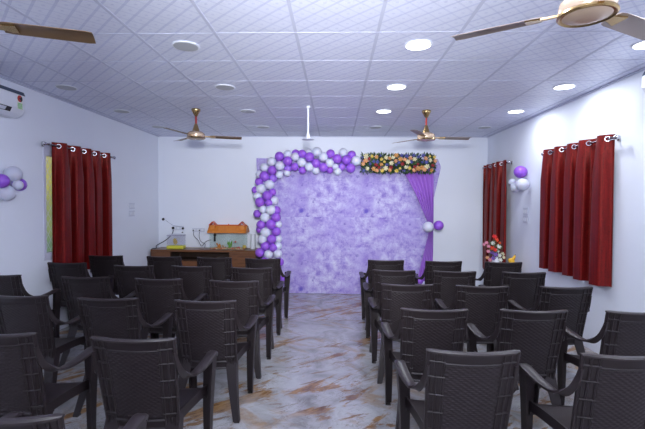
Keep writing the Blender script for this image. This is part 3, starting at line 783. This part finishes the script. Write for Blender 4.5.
for i in range(4000):
    if len(spots) >= 66: break
    q = (rnd.uniform(-hx*.97, hx*.97), rnd.uniform(-hz*.9, hz*.9))
    if all((q[0]-a)**2+(q[1]-b)**2 > .0036 for a, b in spots): spots.append(q)
for q in spots:
    k = rnd.choice(names); r = rnd.uniform(.036, .052) if k in ('peach', 'orange', 'cream') else rnd.uniform(.024, .040)
    m = MB(); flower(m, (q[0], -.085-rnd.uniform(0, .03), q[1]), r, (rnd.uniform(-.5, .5), -1, rnd.uniform(-.4, .5))); m.build('flower', FM[k], gl)

# side table, vase of flowers, yellow ornament
tc = (2.60, 6.50)
TZ = .66
t = thing('side_table', 'small side table under the flower arrangement, hidden by the chairs', 'table', (*tc, 0))
MB().box((0, 0, TZ-.015), (.38, .44, .03), bev=.005).build('tabletop', M_wood, t)
for sx in (-1, 1):
    for sy in (-1, 1): MB().box((sx*.16, sy*.19, (TZ-.03)/2), (.035, .035, TZ-.03)).build('leg', M_wood, t)
p0 = at_y(495.5, 262, 6.62); vx, vy = p0.x, 6.62
t = thing('flower_vase', 'arrangement of red, white and violet artificial flowers before the far corner curtain', 'flowers', (vx, vy, TZ))
MB().lathe([(.04, 0), (.05, .004), (.06, .04), (.045, .09), (.036, .11), (.044, .125), (.036, .123), (.03, .105)], n=20).build('vase', M_white, t)
FL = [('red', 494.5, 236.8, 2.0), ('scarlet', 496.3, 240, 1.9), ('white', 492.8, 243.4, 1.8), ('pink', 486.5, 242.8, 1.5), ('pink', 484, 244.6, 1.3), ('scarlet', 499.5, 243, 1.2), ('white', 498.8, 246.6, 1.9), ('pink', 488.5, 246.4, 1.5),
      ('scarlet', 492.3, 248.4, 1.9), ('red', 495, 250, 1.7), ('white', 497.6, 251, 1.6), ('pink', 488.3, 251.4, 1.5), ('violet', 492, 252.6, 1.8), ('violet', 495.4, 254.6, 1.9), ('white', 499.3, 255.5, 1.8), ('cream', 502.5, 254, 1.6),
      ('peach', 487.2, 257.7, 1.5), ('violet', 493.2, 258.3, 1.9), ('violet', 496.8, 259.4, 1.8), ('white', 500.2, 260, 1.8), ('cream', 503.6, 257.6, 1.5), ('pink', 490, 260, 1.6)]
sm = MB(); lf = MB()
for k, px, py, r in FL:
    q = at_y(px, py, vy-.03+random.uniform(-.05, .05)); q = Vector((q.x-vx, q.y-vy, q.z-TZ))
    rr = r/F*6.6*1.3
    m = MB(); flower(m, q, rr, (q.x*2, -1, .5)); m.build('flower', FM[k], t)
    sm.tube([(0, 0, .06), (q.x*.3, q.y*.3, q.z*.55), tuple(q)], .0025, 5)
for i in range(60):
    f_ = random.random(); q = Vector((random.uniform(-.1, .1), random.uniform(-.06, .06), random.uniform(.12, .36))); leaf(lf, q, (q.x, -.05, .2), .05, .009)
sm.build('stems', M_stem, t); lf.build('leaves', M_leaf, t)
M_yel = mat('yellow_glaze', srgb(228, 176, 34), .4)
p1 = at_y(512, 262, 6.42)
t = thing('ornament', 'small bright yellow ornament on the table beside the flowers', 'ornament', (p1.x, 6.42, TZ))
m = MB(); m.lathe([(.05, 0), (.055, .02), (.05, .06), (.034, .10)], n=14)
m.sphere((-.018, 0, .10), .04, 12, 8, sc=(1.1, .8, .9)); m.build('body', M_yel, t)
m = MB(); m.loops([[Vector((.0+a*.03*s_+x0, b*.016*s_, z)) for a, b in ((1, 0), (0, 1), (-1, 0), (0, -1))] for x0, z, s_ in ((.01, .10, 1), (.03, .15, .9), (.045, .185, .2))], 0, True); m.build('crest', M_yel, t)
m = MB(); m.sphere((.047, 0, .188), .008, 8, 6); m.build('tip', mat('dark_tip', srgb(70, 70, 40), .5), t)

# ------------------------------------------------------------------ cabinet and what stands on it
YC = YB-.46
top_z = at_y(200, 250, YC).z
cx0, cx1 = XL+.05, at_y(256, 255, YC).x
W = cx1-cx0
t = thing('cabinet', 'long low brown wooden cabinet against the back wall', 'cabinet', ((cx0+cx1)/2, YC, 0))
MB().box((0, .22, top_z-.02), (W, .46, .04), bev=.004).build('cabinet_top', M_wood, t)
nx0, nx1 = at_y(170, 255, YC).x-(cx0+cx1)/2, at_y(229, 255, YC).x-(cx0+cx1)/2
b_ = MB()
hB = top_z-.04; nz = hB-.15
b_.box((0, .44, hB/2), (W, .02, hB)); b_.box((-W/2+.01, .23, hB/2), (.02, .40, hB)); b_.box((W/2-.01, .23, hB/2), (.02, .40, hB))
b_.box((nx0, .23, hB/2), (.02, .40, hB)); b_.box((nx1, .23, hB/2), (.02, .40, hB)); b_.box(((nx0+nx1)/2, .23, nz), (nx1-nx0-.02, .40, .02)); b_.box((0, .25, .04), (W-.04, .36, .08))
b_.build('carcass', M_woodd, t)
def door(a, b, z0_, z1_, hs):
    d_ = MB().box(((a+b)/2, .018, (z0_+z1_)/2), (b-a-.006, .02, z1_-z0_-.006), bev=.003).build('door', M_wood, t)
    MB().tube([((b if hs > 0 else a)-hs*.04, -.012, (z0_+z1_)/2-.05), ((b if hs > 0 else a)-hs*.04, -.012, (z0_+z1_)/2+.05)], .006, 8).build('handle', M_steel, d_)
door(-W/2, nx0, .08, hB, 1); door(nx1, W/2, .08, hB, -1)
mid = (nx0+nx1)/2
door(nx0, mid, .08, nz-.01, 1); door(mid, nx1, .08, nz-.01, -1)
# aquarium
YA = YC+.22
a0, a1 = at_y(211.5, 245, YA).x, at_y(246, 245, YA).x; AW = a1-a0; acx = (a0+a1)/2
AH = at_y(228, 232.5, YA).z-top_z; AD = .28
aq = thing('aquarium', 'glass aquarium with an orange house-roof lid on the cabinet', 'aquarium', (acx, YA, top_z))
g = MB(); th = .006
for sx in (-1, 1): g.box((sx*(AW/2-th/2), 0, AH/2), (th, AD, AH))
for sy in (-1, 1): g.box((0, sy*(AD/2-th/2), AH/2), (AW-2*th, th, AH))
g.box((0, 0, th/2), (AW-2*th, AD-2*th, th)); g.build('glass_tank', M_glass, aq)
MB().box((0, 0, (AH-.03+.035)/2), (AW-.02, AD-.02, AH-.03-.035)).build('water', M_water, aq)
M_grav = mat('mixed_gravel', srgb(190, 120, 100), .7); n = NT(M_grav)
vz = n.new('ShaderNodeTexVoronoi'); vz.inputs['Scale'].default_value = 45; n.put(vz.inputs['Vector'], n.pos())
n.color(n.ramp(n.math('FRACT', n.math('MULTIPLY', n.xyz(vz.outputs['Color'])[0], 3)), [(.1, srgb(206, 84, 80)), (.4, srgb(220, 150, 110)), (.6, srgb(90, 150, 100)), (.9, srgb(222, 208, 180))]))
g = MB(); rg = random.Random(2)
g.box((0, 0, .014), (AW-.02, AD-.02, .014))
for i in range(170): g.sphere((rg.uniform(-AW/2+.022, AW/2-.022), rg.uniform(-AD/2+.022, AD/2-.022), .022), rg.uniform(.007, .012), 6, 4)
gv = g.build('gravel', M_grav, aq); gv['kind'] = 'stuff'
lid = MB(); H = at_y(228, 225.6, YA).z-top_z-AH; hw = AW/2+.03
e0, e1 = AD/2+.03, .05
sec = [(-e0, 0), (-e0, .018), (-e1, H), (e1, H), (e0, .018), (e0, 0)]
lid.loops([[Vector((x, a*s_, AH+z)) for a, z in sec] for x, s_ in ((-hw, 1), (-hw+.02, 1), (-hw+.055, 1)) ] + [[Vector((x, a*s_, AH+z)) for a, z in sec] for x, s_ in ((hw-.055, 1), (hw, 1))], 0, False)
for i in range(24): lid.tube([(-hw+.02+(2*hw-.04)*i/23, -e0-.001, AH+.02), (-hw+.02+(2*hw-.04)*i/23, -e1, AH+H+.001)], .004, 5)
ld_ = lid.build('roof_lid', M_orange, aq)
rg_ = MB().tube([(-hw+.01, 0, AH+H+.004), (hw-.01, 0, AH+H+.004)], .014, 8).build('ridge', M_oridge, ld_)
for sx in (-1, 1):
    d_ = MB(); dx = sx*(hw-.085)
    d_.box((dx, -.06, AH+H*.62), (.085, .12, H*.9))
    d_.build('dormer', M_orange, ld_)
    d2 = MB(); zt_ = AH+H*1.12
    tri = [(-.07, 0), (0, .068), (.07, 0), (.058, -.008), (0, .050), (-.058, -.008)]
    d2.loops([[Vector((dx+a, yy, zt_+z)) for a, z in tri] for yy in (-.145, -.01)], 0, False); d2.build('dormer_roof', M_oridge, ld_)
MB().lathe([(.008, AH+H), (.012, AH+H+.02), (.004, AH+H+.035)], n=10).build('finial', M_oridge, ld_)
# inside the tank: filter and plastic plants rest in it
yf = YA-AD/2+.04
q = at_y(214.8, 238, yf)
t = thing('aquarium_filter', 'black filter hanging inside the aquarium at its left end', 'filter', (q.x, yf, top_z+AH-.03))
m = MB(); m.box((0, 0, -.07), (.032, .03, .12), bev=.005); m.lathe([(.012, -.01), (.012, .012), (.008, .018)], n=10); m.build('filter_body', M_black, t)
MB().box((.004, -.004, -.012), (.05, .03, .03), bev=.004).build('filter_head', M_black, t)
def tank_plant(px, py, hgt, col, label, seed):
    q = at_y(px, py, YA-.06); rr = random.Random(seed)
    t = thing('aquarium_plant', label, 'aquarium plant', (q.x, YA-.06, top_z+.02))
    m = MB()
    for i in range(16):
        a = rr.uniform(0, 2*PI); tilt = rr.uniform(.1, .5); base = Vector((rr.uniform(-.02, .02), rr.uniform(-.02, .02), 0))
        d = Vector((math.cos(a)*tilt, math.sin(a)*tilt*.6, 1)); L_ = hgt*rr.uniform(.5, 1)
        m.tube([base, base+d*L_*.5+Vector((.008, 0, 0)), base+d*L_], [.004, .007, .003], 5)
        leaf(m, base+d*L_*.6, d, .04, .012); leaf(m, base+d*L_*.3, (d.x+.5, d.y, .5), .04, .01)
    m.build('leaves', col, t)
M_pg = mat('bright_green_leaves', srgb(110, 170, 50), .5)
tank_plant(218.5, 244, .10, M_orange, 'orange plastic plant beside the filter in the aquarium', 1)
tank_plant(229.5, 244, .15, M_pg, 'bright green plastic plant in the middle of the aquarium', 2)
tank_plant(243.5, 246, .05, FM['yellow'], 'short yellow plastic plant at the far end of the aquarium', 3)
for i, (px, py, c, lb) in enumerate(((235.5, 242, 'scarlet', 'orange red fish swimming highest in the aquarium'), (223, 246, 'orange', 'orange fish low between the two tallest plants'), (239, 247.5, 'red', 'red fish close to the gravel'))):
    q = at_y(px, py, YA-.08)
    o = MB(); o.sphere((0, 0, 0), .012, 10, 6, sc=(1.7, .6, 1)); o.add([(-.016, .001, 0), (-.034, .002, .012), (-.030, 0, 0), (-.034, .002, -.012), (-.016, -.001, 0), (-.034, -.002, .012), (-.034, -.002, -.012)], [(0, 1, 2), (0, 2, 3), (4, 2, 5), (4, 6, 2), (1, 5, 2), (2, 6, 3), (0, 4, 5, 1), (0, 3, 6, 4)])
    o.add([(.006, 0, .010), (-.012, 0, .022), (-.012, .002, .008)], [(0, 1, 2)])
    f_ = o.build('fish', FM[c]); f_.location = q; tag(f_, lb, 'fish')
# small fish box
YS = YC+.20
q0, q1 = at_y(168, 245, YS).x, at_y(184.5, 245, YS).x; sw = q1-q0; sh = at_y(176, 234.5, YS).z-top_z
t = thing('fish_box', 'small clear plastic fish box with a yellow base on the cabinet', 'fish tank', ((q0+q1)/2, YS, top_z))
M_ybase = mat('lime_yellow_plastic', srgb(214, 210, 70), .4); M_cl = clear_mat('clear_plastic', (.97, .97, .985, 1), .05)
MB().box((0, 0, .03), (sw, .16, .06), bev=.012).build('tray', M_ybase, t)
g = MB()
for sx in (-1, 1): g.box((sx*(sw/2-.006), 0, .06+(sh-.08)/2), (.004, .14, sh-.08))
for sy in (-1, 1): g.box((0, sy*.068, .06+(sh-.08)/2), (sw-.016, .004, sh-.08))
g.build('clear_walls', M_cl, t)
l_ = MB().box((0, 0, sh-.012), (sw-.006, .155, .016), bev=.005).build('lid', mat('smoky_lilac_plastic', srgb(176, 176, 200), .3), t)
MB().tube([(-sw*.3, 0, sh-.004), (-sw*.28, 0, sh+.012), (sw*.28, 0, sh+.012), (sw*.3, 0, sh-.004)], .005, 6).build('handle', M_offw, l_)
q = at_y(175.5, 239.5, YS)
rr = random.Random(4); pm = MB()
for i in range(9): leaf(pm, (rr.uniform(-.02, .02), rr.uniform(-.02, .02), .02), (rr.uniform(-.5, .5), rr.uniform(-.3, .3), 1), .08, .018)
flower(pm, (0, -.02, .10), .04, (0, -1, .3))
pm.tube([(0, 0, 0), (0, -.01, .1)], .004, 5)
po = pm.build('tank_flower', FM['yellow']); po.location = ((q0+q1)/2-.015, YS, top_z+.061); tag(po, 'yellow plastic flower standing inside the small fish box', 'ornament')
# white roll
q0 = at_y(253, 245, YC+.25)
t_ = MB().lathe([(.028, 0), (.045, .001), (.047, .006), (.047, at_y(253, 234, YC+.25).z-top_z-.006), (.045, at_y(253, 234, YC+.25).z-top_z), (.02, at_y(253, 234, YC+.25).z-top_z)], n=24).build('paper_roll', M_white)
t_.location = (q0.x, YC+.25, top_z); tag(t_, 'plain white upright roll on the cabinet end beside the aquarium', 'roll')

# ------------------------------------------------------------------ sockets, plugs, cables, switches
def plate(name, p, axis, sgn, w, hgt, n, label, cat, toggles=True):
    t = thing(name, label, cat, p)
    if axis == 'x':
        MB().box((sgn*.005, 0, 0), (.010, w, hgt), bev=.003).build('face_plate', M_offw, t)
        for i in range(n): MB().box((sgn*.012, -w/2+w*(i+.5)/n, 0), (.006, w/n*.55, hgt*.5), bev=.0015).build('rocker', M_white, t)
    else:
        MB().box((0, sgn*.005, 0), (w, .010, hgt), bev=.003).build('face_plate', M_offw, t)
        for i in range(n): MB().box((-w/2+w*(i+.5)/n, sgn*.012, 0), (w/n*.55, .006, hgt*.5), bev=.0015).build('rocker', M_white, t)
for py, w in ((206, 'upper'), (213.5, 'lower')):
    plate('switch_plate', at_x(131.5, py, XL), 'x', 1, .19, .10, 4, f'{w} white switch plate between the window curtains and back corner', 'switch')
for py, w in ((211.5, 'upper'), (219.5, 'lower')):
    plate('switch_plate', at_x(526, py, XR), 'x', -1, .16, .11, 3, f'{w} white switch plate below the balloons on the right wall', 'switch')
plate('wall_socket', at_y(178.5, 228, YB), 'y', -1, .22, .085, 3, 'white wall socket above the small fish box', 'socket')
plate('wall_socket', at_y(198.5, 230, YB), 'y', -1, .24, .075, 3, 'white wall socket left of the aquarium', 'socket')
def plug(px, py, r, lab, name='plug', yy=YB-.011):
    p = at_y(px, py, yy)
    o = MB().lathe([(r, 0), (r, -.018), (r*.7, -.03), (r*.4, -.034)], n=14, ax='Y').build(name, M_black); o.location = p; return tag(o, lab, 'plug')
plug(173.3, 228, .026, 'black plug in the socket above the small fish box, with a cable'); plug(183.0, 228.3, .023, 'black plug at the socket edge over the fish box corner')
plug(182.6, 232.4, .012, yy=YB, lab='tiny black plug just below the socket over the fish box')
plug(193.6, 230.3, .012, 'small black plug at one end of the socket by the aquarium'); plug(199.6, 230.3, .012, 'small black plug in the middle of the socket by the aquarium')
p = at_y(163.3, 219.2, YB); o = MB().lathe([(.027, 0), (.027, -.008), (.018, -.014), (.016, -.03), (.003, -.034)], n=16, ax='Y').build('plug', M_black); o.location = p
tag(o, 'round dark plug on the bare back wall near the corner', 'plug')
def cable(pts, r, m_, lab):
    # Catmull-Rom through the points
    P = [Vector(q) for q in pts]; out = []
    for i in range(len(P)-1):
        a, b, c, d = P[max(i-1, 0)], P[i], P[i+1], P[min(i+2, len(P)-1)]
        for k in range(6):
            t = k/6; out.append(.5*((2*b)+(c-a)*t+(2*a-5*b+4*c-d)*t*t+(-a+3*b-3*c+d)*t**3))
    out.append(P[-1]); o = MB().tube(out, r, 6).build('cable', m_); return tag(o, lab, 'cable', 'cables by the cabinet')
M_cab = mat('dark_cable', srgb(46, 56, 76), .5); M_cab2 = mat('grey_cable', srgb(110, 112, 124), .5)
cable([at_y(173.3, 230, YB-.04), at_y(172, 234, YB-.06), at_y(166, 240, YB-.08), at_y(157, 245.2, YB-.22), Vector((cx0+.05, YC+.12, top_z+.012)), Vector((cx0+.005, YC+.07, top_z+.009)), Vector((cx0-.018, YC+.05, top_z-.04)), Vector((cx0-.022, YC+.03, .4)), Vector((cx0-.022, YC+.03, .012))],
      .008, M_cab, 'dark cable drooping from the socket over the cabinet end')
cable([at_y(193.6, 231.5, YB-.035), at_y(194, 236, YB-.05), at_y(198, 240, YB-.06), at_y(200, 244, YB-.08), at_y(202, 246, YB-.13), at_y(206, 241.5, YB-.17), at_y(211, 239.7, YB-.20)], .006, M_cab2, 'grey cable hanging from the near end of the aquarium socket')
cable([at_y(199.6, 231.5, YB-.035), at_y(199.2, 237, YB-.05), at_y(201, 241.5, YB-.08), at_y(205, 244, YB-.11), at_y(204.5, 248, YB-.14)], .006, M_cab2, 'grey cable hanging from the middle of the aquarium socket')
p = at_y(164, 220, YB-.012)
cable([at_y(165.5, 220, YB-.008), at_y(170, 223.5, YB-.008), at_y(174, 225.6, YB-.014), at_y(182, 227, YB-.03)], .0025, M_cab2, 'thin grey wire from the plug near the corner to the socket')

# ------------------------------------------------------------------ light
w = bpy.data.worlds.new('World'); S.world = w; w.use_nodes = True
w.node_tree.nodes['Background'].inputs[0].default_value = (.75, .85, 1, 1); w.node_tree.nodes['Background'].inputs[1].default_value = 2.2
ld = bpy.data.lights.new('camera_flash', 'AREA'); ld.shape = 'RECTANGLE'; ld.size = .36; ld.size_y = .24; ld.energy = 86; ld.color = (.90, .94, 1)
lo = bpy.data.objects.new('camera_flash', ld); COL.objects.link(lo); lo.location = (.05, -.12, 2.02); lo.rotation_euler = (R(142), 0, yaw)
ld = bpy.data.lights.new('camera_strobe', 'AREA'); ld.shape = 'RECTANGLE'; ld.size = .36; ld.size_y = .24; ld.energy = 33; ld.color = (.93, .96, 1); ld.spread = R(62)
lo = bpy.data.objects.new('camera_strobe', ld); COL.objects.link(lo); lo.location = (.05, -.05, 2.05); lo.rotation_euler = (R(91), 0, R(2.5))
S.view_settings.view_transform = 'Standard'; S.view_settings.look = 'None'; S.view_settings.gamma = 1; S.view_settings.exposure = 0.22
S.cycles.max_bounces = 10; S.cycles.diffuse_bounces = 6; S.cycles.transparent_max_bounces = 24
S.cycles.caustics_reflective = False; S.cycles.caustics_refractive = False; S.cycles.sample_clamp_indirect = 8
S.cycles.use_denoising = True
